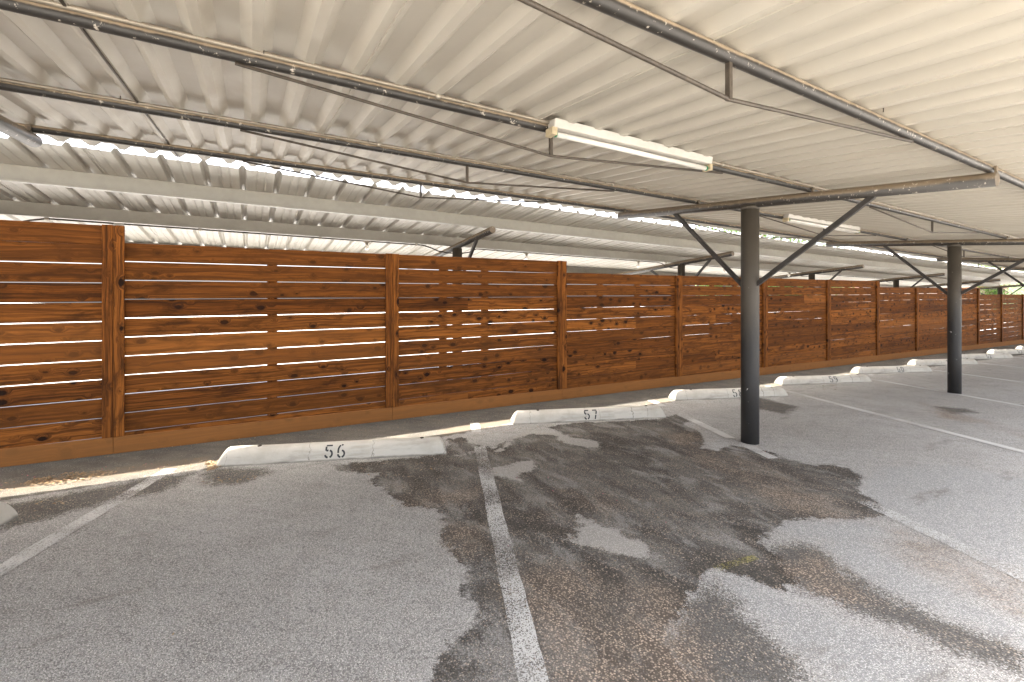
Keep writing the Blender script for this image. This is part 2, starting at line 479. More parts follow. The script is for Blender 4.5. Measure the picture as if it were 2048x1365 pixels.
# ------------------------------------------------------------------ mesh builder
class MB:
    def __init__(self):
        self.v, self.f, self.smooth = [], [], []

    def add(self, vs, fs, smooth=False):
        b = len(self.v)
        self.v.extend([tuple(p) for p in vs])
        self.f.extend([tuple(i + b for i in f) for f in fs])
        self.smooth.extend([smooth] * len(fs))

    def hexa(self, p):
        """eight corners: bottom 0-3 counter-clockwise, top 4-7"""
        self.add(p, [(3, 2, 1, 0), (4, 5, 6, 7), (0, 1, 5, 4), (1, 2, 6, 5), (2, 3, 7, 6), (3, 0, 4, 7)])

    def box(self, x0, x1, y0, y1, z0, z1):
        self.hexa([(x0, y0, z0), (x1, y0, z0), (x1, y1, z0), (x0, y1, z0),
                   (x0, y0, z1), (x1, y0, z1), (x1, y1, z1), (x0, y1, z1)])

    def bar(self, p, q, w, h, up=(0, 0, 1)):
        """square bar from p to q"""
        p, q = Vector(p), Vector(q)
        d = (q - p).normalized()
        s = d.cross(Vector(up))
        if s.length < 1e-4:
            s = d.cross(Vector((1, 0, 0)))
        s.normalize()
        t = s.cross(d)
        s, t = s * w / 2, t * h / 2
        self.hexa([p - s - t, q - s - t, q + s - t, p + s - t, p - s + t, q - s + t, q + s + t, p + s + t])

    def angle_bar(self, p, q, w, th=0.006, up=(0, 1, 0)):
        """steel angle: two thin leaves at right angles"""
        p, q = Vector(p), Vector(q)
        d = (q - p).normalized()
        s = d.cross(Vector(up)).normalized()
        t = s.cross(d)
        self.bar(p, q, w, th, t) if False else None
        a = [(-w / 2, -th / 2), (w / 2, -th / 2), (w / 2, th / 2), (-w / 2 + th, th / 2), (-w / 2 + th, w), (-w / 2, w)]
        n = len(a)
        vs = [p + s * x + t * y for x, y in a] + [q + s * x + t * y for x, y in a]
        fs = [(i, (i + 1) % n, n + (i + 1) % n, n + i) for i in range(n)]
        fs += [tuple(reversed(range(n))), tuple(range(n, 2 * n))]
        self.add(vs, fs)

    def tube(self, pts, r, n=12, caps=True, radii=None):
        pts = [Vector(p) for p in pts]
        rings, vs, fs = [], [], []
        ref = Vector((0, 0, 1))
        for i, p in enumerate(pts):
            d = (pts[min(i + 1, len(pts) - 1)] - pts[max(i - 1, 0)]).normalized()
            s = d.cross(ref)
            if s.length < 1e-3:
                s = d.cross(Vector((0, 1, 0)))
            s.normalize()
            t = s.cross(d)
            rr = radii[i] if radii else r
            for k in range(n):
                a = 2 * math.pi * k / n
                vs.append(p + s * math.cos(a) * rr + t * math.sin(a) * rr)
        for i in range(len(pts) - 1):
            for k in range(n):
                a, b = i * n + k, i * n + (k + 1) % n
                fs.append((a, b, b + n, a + n))
        self.add(vs, fs, True)
        if caps:
            b = len(self.v) - len(vs)
            for ring in (list(range(n))[::-1], [(len(pts) - 1) * n + k for k in range(n)]):
                self.f.append(tuple(b + i for i in ring))
                self.smooth.append(False)

    def lathe(self, base, prof, n=16):
        """profile of (radius, height) turned about the vertical through base"""
        x, y, z = base
        vs, fs = [], []
        for r, h in prof:
            for k in range(n):
                a = 2 * math.pi * k / n
                vs.append((x + r * math.cos(a), y + r * math.sin(a), z + h))
        for i in range(len(prof) - 1):
            for k in range(n):
                a, b = i * n + k, i * n + (k + 1) % n
                fs.append((a, b, b + n, a + n))
        self.add(vs, fs, True)

    def build(self, name, mat, parent=None, bevel=0.0):
        me = bpy.data.meshes.new(name)
        me.from_pydata(self.v, [], self.f)
        me.polygons.foreach_set('use_smooth', self.smooth)
        me.materials.append(MAT[mat] if isinstance(mat, str) else mat)
        me.update()
        o = bpy.data.objects.new(name, me)
        col.objects.link(o)
        if parent:
            o.parent = parent
            o.matrix_parent_inverse.identity()
        if bevel:
            b = o.modifiers.new('edge', 'BEVEL')
            b.width = bevel
            b.segments = 2
            b.limit_method = 'ANGLE'
            b.angle_limit = R(40)
        return o


def tag(o, label, cat, group=None):
    o['label'] = label
    o['category'] = cat
    if group:
        o['group'] = group
    return o


def thing(name, label, cat, loc=(0, 0, 0), group=None, rz=0.0):
    o = bpy.data.objects.new(name, None)
    o.empty_display_size = 0.2
    col.objects.link(o)
    o.location = loc
    o.rotation_euler = (0, 0, rz)
    return tag(o, label, cat, group)


def structure(o):
    o['kind'] = 'structure'
    return o


def copy_tree(o, parent=None):
    c = o.copy()
    col.objects.link(c)
    c.parent = parent
    for ch in list(o.children):
        copy_tree(ch, c)
    return c


# ------------------------------------------------------------------ the asphalt
POLY = {
 'stain_dark': [
  [(667,931),(671,943),(712,945),(755,948),(736,963),(763,973),(773,991),(797,1003),(821,1014),(876,1020),(890,1047),
   (876,1067),(886,1091),(903,1098),(898,1114),(907,1122),(927,1127),(936,1146),(920,1180),(927,1204),(948,1214),
   (955,1233),(941,1262),(910,1279),(886,1300),(872,1334),(860,1366),(835,1480),(1200,1480),(1390,1366),(1330,1290),
   (1400,1160),(1430,1135),(1500,1160),(1560,1180),(1600,1165),(1560,1120),(1520,1080),(1580,1040),(1655,1037),(1724,1040),
   (1775,1030),(1758,1006),(1717,982),(1722,965),(1720,951),(1700,938),(1662,931),(1608,927),(1567,915),(1526,900),
   (1491,897),(1464,890),(1433,900),(1402,897),(1413,880),(1399,862),(1365,849),(1378,842),(1351,828),(1320,838),
   (1240,843),(1150,846),(1090,854),(1112,862),(1090,866),(1040,868),(1010,884),(985,898),(940,885),(925,875),(893,878),(893,908),(780,920)]],
 'stain_soft': [
  [(400,949),(406,961),(418,971),(459,971),(503,961),(543,947),(529,937),(438,937)],
  [(0,1012),(150,985),(300,955),(395,945),(330,985),(240,1000),(120,1030),(0,1065)],
  [(1600,1085),(1640,1100),(1690,1140),(1780,1195),(1900,1245),(1990,1280),(2060,1310),(2060,1360),(1980,1330),(1880,1290),(1780,1250),(1690,1215),(1600,1180),(1540,1140),(1520,1100)],
  [(1430,1160),(1470,1200),(1530,1270),(1600,1340),(1640,1390),(1380,1390),(1330,1290),(1360,1200)],
  [(1490,790),(1540,800),(1600,815),(1570,830),(1500,815)],
  [(1860,812),(1930,818),(1960,826),(1900,828)],
  [(0,962),(120,948),(260,928),(330,915),(420,905),(300,905),(120,930),(0,950)]],
 'stain_tan': [
  [(785,962),(830,968),(900,985),(958,975),(960,1005),(880,1008),(830,1010),(795,988)],
  [(1380,905),(1440,902),(1490,908),(1560,945),(1640,985),(1722,1030),(1660,1035),(1600,1028),(1540,1000),(1470,960),(1400,925)],
  [(1330,868),(1390,865),(1405,880),(1395,896),(1345,888)],
  [(895,1048),(955,1050),(975,1095),(925,1110),(895,1090)],
  [(1050,1010),(1100,1000),(1150,1025),(1140,1068),(1090,1055)],
  [(1120,985),(1190,985),(1240,1010),(1215,1030),(1150,1010)],
  [(1010,1180),(1090,1130),(1250,1150),(1340,1180),(1400,1260),(1420,1400),(1130,1400),(1090,1290)],
  [(1790,1062),(1850,1075),(1950,1120),(2060,1150),(2060,1235),(1950,1192),(1860,1150),(1800,1110)],
  [(1560,1135),(1640,1110),(1680,1150),(1720,1200),(1660,1195)],
  [(1880,835),(1960,850),(2060,880),(2060,862),(1950,835),(1840,805)]],
 'stain_pale': [
  [(1153,1032),(1190,1044),(1242,1064),(1286,1085),(1310,1112),(1293,1117),(1225,1105),(1160,1095),(1125,1080),(1146,1071),(1160,1057)],
  [(982,934),(1010,934),(1037,924),(1064,921),(1074,931),(1060,946),(1037,948),(1043,965),(1013,958),(985,950)],
  [(1057,861),(1112,861),(1139,873),(1207,886),(1194,897),(1153,892),(1125,886),(1115,873),(1064,868),(1025,880),(1010,900),(990,905),(1030,872)],
  [(900,912),(935,905),(960,900),(950,908),(915,914)],
  [(1380,850),(1400,858),(1425,880),(1425,892),(1412,886),(1402,866)]],
 'stain_wash': [
  [(1430,1140),(1445,1150),(1500,1165),(1560,1190),(1600,1215),(1680,1240),(1800,1290),(1900,1340),(1960,1390),(1690,1390),(1640,1330),(1580,1290),(1530,1240),(1500,1210),(1450,1170)],
  [(1640,1090),(1720,1075),(1840,1150),(1900,1180),(1960,1210),(2060,1260),(2060,1300),(1980,1265),(1900,1235),(1800,1190),(1740,1160),(1680,1120)],
  [(1735,1010),(1800,1040),(1870,1080),(2000,1125),(2060,1140),(2060,960),(1900,930),(1760,935),(1735,960)],
  [(1520,1040),(1600,1042),(1720,1045),(1780,1060),(1760,1085),(1680,1085),(1600,1075)]],
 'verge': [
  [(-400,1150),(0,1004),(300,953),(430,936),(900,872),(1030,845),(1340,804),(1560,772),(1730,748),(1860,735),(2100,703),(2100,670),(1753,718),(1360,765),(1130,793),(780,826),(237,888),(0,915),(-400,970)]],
 'sunlit_dust': [
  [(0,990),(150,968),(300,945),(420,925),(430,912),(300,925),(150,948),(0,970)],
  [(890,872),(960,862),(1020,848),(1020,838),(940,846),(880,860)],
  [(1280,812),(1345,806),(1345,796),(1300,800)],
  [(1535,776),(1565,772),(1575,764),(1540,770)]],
}


def signed(polys, X, Y):
    """signed distance in metres, positive inside"""
    best = np.full(X.shape, -9.0)
    for poly in polys:
        P = np.array([ground_at(u, v) for u, v in poly])
        d2 = np.full(X.shape, 1e9)
        ins = np.zeros(X.shape, bool)
        n = len(P)
        for i in range(n):
            ax, ay = P[i]
            bx, by = P[(i + 1) % n]
            ex, ey = bx - ax, by - ay
            t = np.clip(((X - ax) * ex + (Y - ay) * ey) / (ex * ex + ey * ey + 1e-12), 0, 1)
            d2 = np.minimum(d2, (X - ax - t * ex) ** 2 + (Y - ay - t * ey) ** 2)
            cond = (ay > Y) != (by > Y)
            with np.errstate(divide='ignore', invalid='ignore'):
                xi = ax + (Y - ay) * ex / (ey if abs(ey) > 1e-12 else 1e-12)
            ins ^= cond & (X < xi)
        d = np.sqrt(d2)
        best = np.maximum(best, np.where(ins, d, -d))
    return best


def make_ground():
    xs = np.concatenate([[-400, -150, -60, -25, -10, -5, -3], np.arange(-2.4, 9.0, 0.03), np.arange(9.0, 26.0, 0.12), [26, 30, 50, 90, 180, 400]])
    ys = np.concatenate([[-400, -150, -60, -25, -10, -4, -1], np.arange(0.2, 5.3, 0.03), [5.6, 7, 10, 16, 30, 60, 150, 400]])
    X, Y = np.meshgrid(xs, ys)
    Z = -(SX * X + SY * Y)
    nx, ny = len(xs), len(ys)
    idx = np.arange(nx * ny).reshape(ny, nx)
    f = np.stack([idx[:-1, :-1], idx[:-1, 1:], idx[1:, 1:], idx[1:, :-1]], -1).reshape(-1, 4)
    me = bpy.data.meshes.new('asphalt_lot')
    me.from_pydata(np.stack([X, Y, Z], -1).reshape(-1, 3).tolist(), [], f.tolist())
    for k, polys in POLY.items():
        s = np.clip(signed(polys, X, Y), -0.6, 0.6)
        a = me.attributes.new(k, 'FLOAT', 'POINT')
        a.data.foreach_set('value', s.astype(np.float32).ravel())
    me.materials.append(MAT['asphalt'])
    o = bpy.data.objects.new('asphalt_lot', me)
    col.objects.link(o)
    return structure(o)


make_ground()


def ground_strip(name, a, b, w, mat, lift=0.004, wear0=0.0, wear1=0.0, seg=24):
    """a painted stripe lying on the asphalt"""
    a, b = Vector(a), Vector(b)
    d = (b - a).normalized()
    s = Vector((-d.y, d.x)) * w / 2
    mb = MB()
    vs = []
    for i in range(seg + 1):
        p = a + (b - a) * i / seg
        for q in (p - s, p + s):
            j = random.uniform(-0.004, 0.004)
            q = q + Vector((s.x, s.y)).normalized() * j
            vs.append((q.x, q.y, gz(q.x, q.y) + lift))
    mb.add(vs, [(2 * i, 2 * i + 2, 2 * i + 3, 2 * i + 1) for i in range(seg)])
    o = mb.build(name, mat)
    at = o.data.attributes.new('wear', 'FLOAT', 'POINT')
    at.data.foreach_set('value', [wear0 + (wear1 - wear0) * (i // 2) / seg for i in range(2 * (seg + 1))])
    # make the sheet face upwards
    if o.data.polygons[0].normal.z < 0:
        o.data.flip_normals()
    return structure(o)


def at_y(x, y, y2):
    return (x + 0.402 * (y2 - y), y2)


line_x = [(-0.575, 4.43), (1.861, 3.82), (4.70, 4.11), (7.26, 3.875)]
for k in range(1, 9):
    line_x.append((7.26 + 2.665 * k, 3.875))
for i, (x, y) in enumerate(line_x):
    if i == 0:
        ground_strip('stall_line', at_y(x, y, 4.50), at_y(x, y, 3.9), 0.10, 'line', wear0=0.1, wear1=0.25)
        ground_strip('stall_line', at_y(x, y, 3.9), at_y(x, y, 0.0), 0.10, 'line', wear0=0.1, wear1=-0.3)
    elif i == 1:
        ground_strip('stall_line', at_y(x, y, 4.62), at_y(x, y, 4.28), 0.10, 'line', wear0=0.15, wear1=0.0)
        ground_strip('stall_line', at_y(x, y, 3.83), at_y(x, y, 1.65), 0.105, 'line', wear0=0.28, wear1=0.30)
        ground_strip('stall_line', at_y(x, y, 1.65), at_y(x, y, 0.0), 0.105, 'line', wear0=0.30, wear1=-0.2)
    elif i == 2:
        ground_strip('stall_line', at_y(x, y, 4.55), at_y(x, y, 4.2), 0.10, 'line', wear0=-0.2, wear1=-0.2)
        ground_strip('stall_line', at_y(x, y, 4.1), at_y(x, y, 2.86), 0.10, 'line', wear0=0.15, wear1=-0.3)
        ground_strip('stall_line', at_y(x, y, 2.62), at_y(x, y, 2.30), 0.10, 'line', wear0=-0.3, wear1=0.0)
        ground_strip('stall_line', at_y(x, y, 1.49), at_y(x, y, 0.0), 0.11, 'line', wear0=0.30, wear1=0.42)
    else:
        ground_strip('stall_line', at_y(x, y, 4.45), at_y(x, y, 0.0), 0.10, 'line', wear0=-0.1, wear1=-0.25)
ya, yb = ground_at(1430, 1140), ground_at(1512, 1116)
ground_strip('yellow_mark', ya, yb, 0.045, 'yellow', 0.0045)


mb = MB()
mb.add([(x, y, gz(x, y) + 0.004) for x, y in ((-40, 5.34), (70, 5.34), (70, 40), (-40, 40))], [(0, 1, 2, 3)])
structure(mb.build('rear_lot', 'concrete'))

# ------------------------------------------------------------------ wheel stops
STOP_PROF = [(0.0, 0.0), (0.004, 0.03), (0.012, 0.062), (0.024, 0.090), (0.042, 0.112), (0.066, 0.127), (0.095, 0.132),
             (0.124, 0.127), (0.148, 0.112), (0.166, 0.090), (0.178, 0.062), (0.186, 0.03), (0.19, 0.0)]


def stop_body(length, seed):
    mb = MB()
    n = len(STOP_PROF)
    xs = [0, 0.012, 0.03] + [0.03 + (length - 0.06) * i / 26 for i in range(1, 26)] + [length - 0.03, length - 0.012, length]
    vs = []
    for i, x in enumerate(xs):
        e = min(x, length - x)
        k = 0.93 if e == 0 else (0.985 if e < 0.02 else 1.0)
        for j, (y, z) in enumerate(STOP_PROF):
            lean = 0.055 * (z / 0.132) ** 1.3
            t = (x / length - 0.5) * 2
            xx = x - lean * t
            nn = mnoise.noise(Vector((x * 6 + seed, y * 14, z * 14))) * 0.004
            yy = 0.095 + (y - 0.095) * (k + nn * 2)
            vs.append((xx, yy, z * (k + nn * 4)))
    fs = []
    for i in range(len(xs) - 1):
        for j in range(n - 1):
            a = i * n + j
            fs.append((a, a + n, a + n + 1, a + 1))
    mb.add(vs, fs, True)
    b = (len(xs) - 1) * n
    mb.f.append(tuple(range(n)))
    mb.smooth.append(False)
    mb.f.append(tuple(reversed(range(b, b + n))))
    mb.smooth.append(False)
    return mb


def arc(cx, cy, rx, ry, a0, a1, n=7):
    return [(cx + rx * math.cos(R(a0 + (a1 - a0) * i / n)), cy + ry * math.sin(R(a0 + (a1 - a0) * i / n))) for i in range(n + 1)]


def seg(a, b, n=4):
    return [(a[0] + (b[0] - a[0]) * i / n, a[1] + (b[1] - a[1]) * i / n) for i in range(n + 1)]


# stencil strokes in a 0.6 x 1.0 cell, broken by the stencil's bridges
GLYPH = {
 '0': [arc(0.3, 0.5, 0.22, 0.42, 100, 260), arc(0.3, 0.5, 0.22, 0.42, 80, -80)],
 '1': [seg((0.3, 0.08), (0.3, 0.92)), seg((0.12, 0.78), (0.22, 0.88), 2)],
 '2': [arc(0.3, 0.68, 0.22, 0.24, 165, 100), arc(0.3, 0.68, 0.22, 0.24, 78, -35), seg((0.40, 0.46), (0.12, 0.16)), seg((0.10, 0.08), (0.54, 0.08))],
 '3': [arc(0.28, 0.71, 0.22, 0.21, 150, 95), arc(0.28, 0.71, 0.22, 0.21, 75, -75), arc(0.28, 0.29, 0.24, 0.21, 75, -75), arc(0.28, 0.29, 0.24, 0.21, -95, -155)],
 '4': [seg((0.42, 0.08), (0.42, 0.92)), seg((0.34, 0.88), (0.08, 0.36)), seg((0.08, 0.30), (0.34, 0.30)), seg((0.50, 0.30), (0.58, 0.30), 2)],
 '5': [seg((0.10, 0.92), (0.52, 0.92)), seg((0.10, 0.84), (0.10, 0.56)), arc(0.28, 0.33, 0.24, 0.25, 130, 95), arc(0.28, 0.33, 0.24, 0.25, 72, -70), arc(0.28, 0.33, 0.24, 0.25, -100, -165)],
 '6': [arc(0.34, 0.55, 0.24, 0.37, 70, 100), arc(0.34, 0.50, 0.24, 0.42, 112, 200, 6), arc(0.31, 0.30, 0.22, 0.23, 185, 262), arc(0.31, 0.30, 0.22, 0.23, 282, 440)],
 '7': [seg((0.08, 0.92), (0.52, 0.92)), seg((0.50, 0.84), (0.40, 0.52)), seg((0.38, 0.44), (0.28, 0.06))],
 '8': [arc(0.3, 0.72, 0.19, 0.20, 100, 260), arc(0.3, 0.72, 0.19, 0.20, 80, -80), arc(0.3, 0.28, 0.22, 0.22, 100, 260), arc(0.3, 0.28, 0.22, 0.22, 80, -80)],
 '9': [arc(0.29, 0.70, 0.21, 0.22, 5, 80), arc(0.29, 0.70, 0.21, 0.22, 100, 255), arc(0.29, 0.70, 0.21, 0.22, 275, 340), arc(0.26, 0.50, 0.24, 0.42, 10, -60, 6), arc(0.26, 0.46, 0.24, 0.38, -80, -110, 3)],
}
arc_s = [0.0]
for (y0, z0), (y1, z1) in zip(STOP_PROF, STOP_PROF[1:]):
    arc_s.append(arc_s[-1] + math.hypot(y1 - y0, z1 - z0))


def wrap(s):
    """point and outward normal on the stop's face, s metres up from its foot"""
    for i in range(len(arc_s) - 1):
        if s <= arc_s[i + 1]:
            k = (s - arc_s[i]) / (arc_s[i + 1] - arc_s[i])
            (y0, z0), (y1, z1) = STOP_PROF[i], STOP_PROF[i + 1]
            ty, tz = y1 - y0, z1 - z0
            L = math.hypot(ty, tz)
            return y0 + ty * k, z0 + tz * k, -tz / L, ty / L
    return 0.1, 0.132, 0, 1


def digit_mesh(ch, x0, size=0.118, s0=0.018, w=0.13):
    mb = MB()
    for st in GLYPH[ch]:
        vs, k = [], len(st)
        for i, (px, py) in enumerate(st):
            qx, qy = st[min(i + 1, k - 1)]
            rx, ry = st[max(i - 1, 0)]
            dx, dy = qx - rx, qy - ry
            L = math.hypot(dx, dy) or 1
            for sgn in (-1, 1):
                cx = px - dy / L * sgn * w / 2 * 0.95
                cy = py + dx / L * sgn * w / 2 * 0.95
                y, z, ny, nz = wrap(max(0.006, s0 + cy * size))
                vs.append((x0 + cx * size, y + ny * 0.0025, z + nz * 0.0025))
        mb.add(vs, [(2 * i, 2 * i + 1, 2 * i + 3, 2 * i + 2) for i in range(k - 1)])
    return mb


STOP_LEN = 1.86
stops = [
 (55, -3.06, 4.36, 'wheel stop cut off by the left edge of the photo, only its pale end visible'),
 (56, -0.242, 4.384, 'white concrete wheel stop stencilled 56 with dry leaves at its left end'),
 (57, 2.534, 4.356, 'white concrete wheel stop stencilled 57 above the wet dark stain'),
 (58, 5.165, 4.375, 'white concrete wheel stop stencilled 58, half its number behind the near black post'),
 (59, 7.80, 4.370, 'white concrete wheel stop stencilled 59 just right of the near black post'),
 (60, 10.47, 4.37, 'white concrete wheel stop stencilled 60 left of the second black post'),
 (61, 13.13, 4.37, 'white wheel stop whose middle is hidden by the second black post'),
 (62, 15.80, 4.37, 'white wheel stop stencilled 62, first one wholly right of the second black post'),
 (63, 18.46, 4.37, 'small far wheel stop stencilled 63 beyond the one numbered 62'),
 (64, 21.13, 4.37, 'far wheel stop at the right edge of the photo, next after 63'),
]
for num, x, y, label in stops:
    ang = math.atan2(-0.585, 1.765) + random.uniform(-0.008, 0.008)
    t = thing('wheel_stop', label, 'wheel stop', (x, y, gz(x, y) - 0.002), 'numbered wheel stops along the fence', ang)
    # lie on the sloping ground
    ux = Vector((math.cos(ang), math.sin(ang), 0))
    t.rotation_euler = (-math.atan(SX * -ux.y + SY * ux.x), math.atan(SX * ux.x + SY * ux.y), ang)
    stop_body(STOP_LEN, num * 3.1).build('block', 'stop', t)
    for i, ch in enumerate(str(num)):
        digit_mesh(ch, {56: 0.83, 57: 0.83, 58: 0.93, 59: 0.97, 60: 0.96}.get(num, 0.93) + i * 0.098).build('number', 'stencil', t)
    for px in (0.30, STOP_LEN - 0.22):
        pm = MB()
        pm.lathe((px, 0.088, 0.126), [(0.017, 0), (0.017, 0.008), (0.011, 0.010), (0.0, 0.010)], 12)
        pm.build('anchor_pin', 'rust', t)

# ------------------------------------------------------------------ the fence
FY = 5.20
POSTS = [-5.9, -3.45, -1.03, 1.41, 3.80, 6.21, 8.66, 11.04, 13.38, 15.68, 18.0, 20.4, 22.72, 25.12, 27.5, 29.9, 32.3, 34.7, 37.1]
SECT = [(-20, -1.03, 1.905), (-1.03, 3.80, 1.738), (3.80, 13.38, 1.556), (13.38, 20.4, 1.366), (20.4, 27.5, 1.128), (27.5, 34.7, 0.965), (34.7, 60, 0.80)]


def top_at(x, left=False):
    for a, b, z in SECT:
        if (a < x <= b) if left else (a <= x < b):
            return z - 0.0048 * (x - max(a, -5.9))
    return 0.8


fence = thing('wooden_fence', 'long stained cedar fence of horizontal boards stepping down beside the wheel stops', 'fence', (0, FY, gz(0, FY)))
f0 = Vector(fence.location)


def local(mb):
    mb.v = [(p[0] - f0.x, p[1] - f0.y, p[2] - f0.z) for p in mb.v]
    return mb


PITCH = 0.168
for i in range(len(POSTS) - 1):
    x0, x1 = POSTS[i], POSTS[i + 1]
    xm = (x0 + x1) / 2
    mb = MB()
    k = 0
    while True:
        zt0 = top_at(xm) + 0.0048 * (xm - x0) - k * PITCH
        zt1 = top_at(xm) - 0.0048 * (x1 - xm) - k * PITCH
        gfoot = max(gz(x0, FY), gz(x1, FY)) + 0.02
        if zt0 < gfoot + 0.05:
            break
        if xm < 1.41:
            ga, gb = 0.0078 + random.uniform(-0.001, 0.001), 0.0078 + random.uniform(-0.0012, 0.001)
            if i == 1 and k == 0:
                ga, gb = 0.006, 0.0
        elif xm < 3.8:
            ga = 0.0068 if k < 9 else 0.005
            gb = [0.002, 0.008, 0.005, 0.003, 0.002, 0.006, 0.002, 0.001, 0.0, 0.002, 0.007][min(k, 10)]
        elif xm < 6.2:
            ga, gb = [(0.009, 0.006), (0.010, 0.009), (0.0, 0.008), (0.004, 0.002), (0.002, 0.0), (0.0, 0.003)][k] if k < 6 else (random.choice([0, 0, 0.002]), random.choice([0, 0, 0.002]))
        elif xm < 20:
            ga, gb = [(0.012, 0.011), (0.006, 0.007)][k] if k < 2 else (random.choice([0, 0, 0, 0.004]), random.choice([0, 0, 0.003, 0.006]))
        else:
            ga, gb = random.uniform(0.0, 0.014), random.uniform(0.004, 0.016)
        zb0 = max(zt0 - PITCH + ga - 0.0004, gz(x0, FY) + 0.02)
        zb1 = max(zt1 - PITCH + gb - 0.0004, gz(x1, FY) + 0.02)
        jy = random.uniform(-0.004, 0.004)
        y0, y1 = FY + jy, FY + jy + 0.019
        # subdivide so that the edges of the board can wander a little
        n = 10
        cut = random.choice([0, 0, 0, 0, 0, 0, 4, 6]) if xm > 1.5 else 0
        pieces = [(0, n)] if not cut else [(0, cut), (cut, n)]
        for a, b in pieces:
            vs, fs = [], []
            for j in range(a, b + 1):
                t = j / n
                x = x0 + 0.004 + (x1 - x0 - 0.008) * t
                if cut and j == cut:
                    x += 0.0008 if a == cut else -0.0008
                w1 = mnoise.noise(Vector((x * 1.3, k * 3.7, 1))) * 0.0022
                w2 = mnoise.noise(Vector((x * 1.3, k * 3.7 + 9, 5))) * 0.0022
                wy = mnoise.noise(Vector((x * 0.9, k * 5.1, 8))) * 0.003
                zt = zt0 + (zt1 - zt0) * t + w1 * (1 if k else 2)
                zb = zb0 + (zb1 - zb0) * t + (w2 if min(ga, gb) > 0.003 else 0)
                e, ey = 0.0035, 0.009
                vs += [(x, y0 + wy + ey, zb), (x, y0 + wy, zb + e), (x, y0 + wy, zt - e), (x, y0 + wy + ey, zt), (x, y1 + wy, zt), (x, y1 + wy, zb)]
            m_ = b - a
            for j in range(m_):
                for q in range(6):
                    A = j * 6 + q
                    B = j * 6 + (q + 1) % 6
                    fs.append((A, A + 6, B + 6, B))
            fs += [tuple(range(6)), tuple(reversed(range(m_ * 6, m_ * 6 + 6)))]
            mb.add(vs, fs)
        k += 1
    local(mb).build('board_panel', 'wood', fence)
    # backing battens nailed behind
    bx = {2: [0.20], 3: [2.05, 2.62]}.get(i, [x0 + (x1 - x0) * random.uniform(0.28, 0.4), x0 + (x1 - x0) * random.uniform(0.62, 0.75)] if i > 3 else [xm])
    for b in bx:
        q = MB()
        q.box(b - 0.045, b + 0.045, FY + 0.024, FY + 0.062, gz(b, FY) + 0.0, top_at(b) - 0.012)
        local(q).build('batten', 'wood_post', fence)
    # kick board along the ground
    q = MB()
    xa, xb = x0 + 0.001, x1 - 0.001
    za, zb = gz(xa, FY), gz(xb, FY)
    q.hexa([(xa, FY - 0.030, za + 0.006), (xb, FY - 0.030, zb + 0.006), (xb, FY - 0.004, zb + 0.006), (xa, FY - 0.004, za + 0.006),
            (xa, FY - 0.030, za + 0.150), (xb, FY - 0.030, zb + 0.150), (xb, FY - 0.004, zb + 0.150), (xa, FY - 0.004, za + 0.150)])
    local(q).build('base_board', 'wood_base', fence, 0.003)
for i, x in enumerate(POSTS):
    zt = max(top_at(x, True), top_at(x)) + 0.004
    zb = gz(x, FY) + 0.153
    q = MB()
    w = 0.074
    q.box(x - w - 0.001, x - 0.001, FY - 0.036, FY - 0.005, zb, zt)
    q.box(x + 0.001, x + w + 0.001, FY - 0.034, FY - 0.005, zb, zt - 0.002)
    local(q).build('post', 'wood_post', fence, 0.003)
    q = MB()
    q.box(x - 0.045, x + 0.045, FY + 0.024, FY + 0.114, gz(x, FY) - 0.02, zt - 0.02)
    local(q).build('rear_post', 'wood_post', fence, 0.003)


# ------------------------------------------------------------------ near carport
BX = [-1.33, 4.248, 9.532, 14.82, 20.1, 25.4, 30.7, 36.0]       # cross beams
PY = [1.03, 2.15, 3.31, 4.44]                                   # purlins


def fall(x):
    """the roofs fall along the lot"""
    return -0.0165 * (x - 4.248) if x < 4.248 else -0.0228 * (x - 4.248)


def beam_z(x, y):
    return 2.053 + 0.069 * (y - 1.03) + fall(x)


R_BEAM, R_PUR = 0.047, 0.026


def pur_z(x, y):
    return beam_z(x, y) + R_BEAM + R_PUR


def deck_z(x, y):
    return pur_z(x, y) + R_PUR


carport = thing('carport', 'near carport, beige ribbed metal roof on black pipe posts over the numbered stalls', 'carport', (4.248, 2.692, gz(4.248, 2.692)))
c0 = Vector(carport.location)


def clocal(mb, o=None):
    b = o or c0
    mb.v = [(p[0] - b.x, p[1] - b.y, p[2] - b.z) for p in mb.v]
    return mb


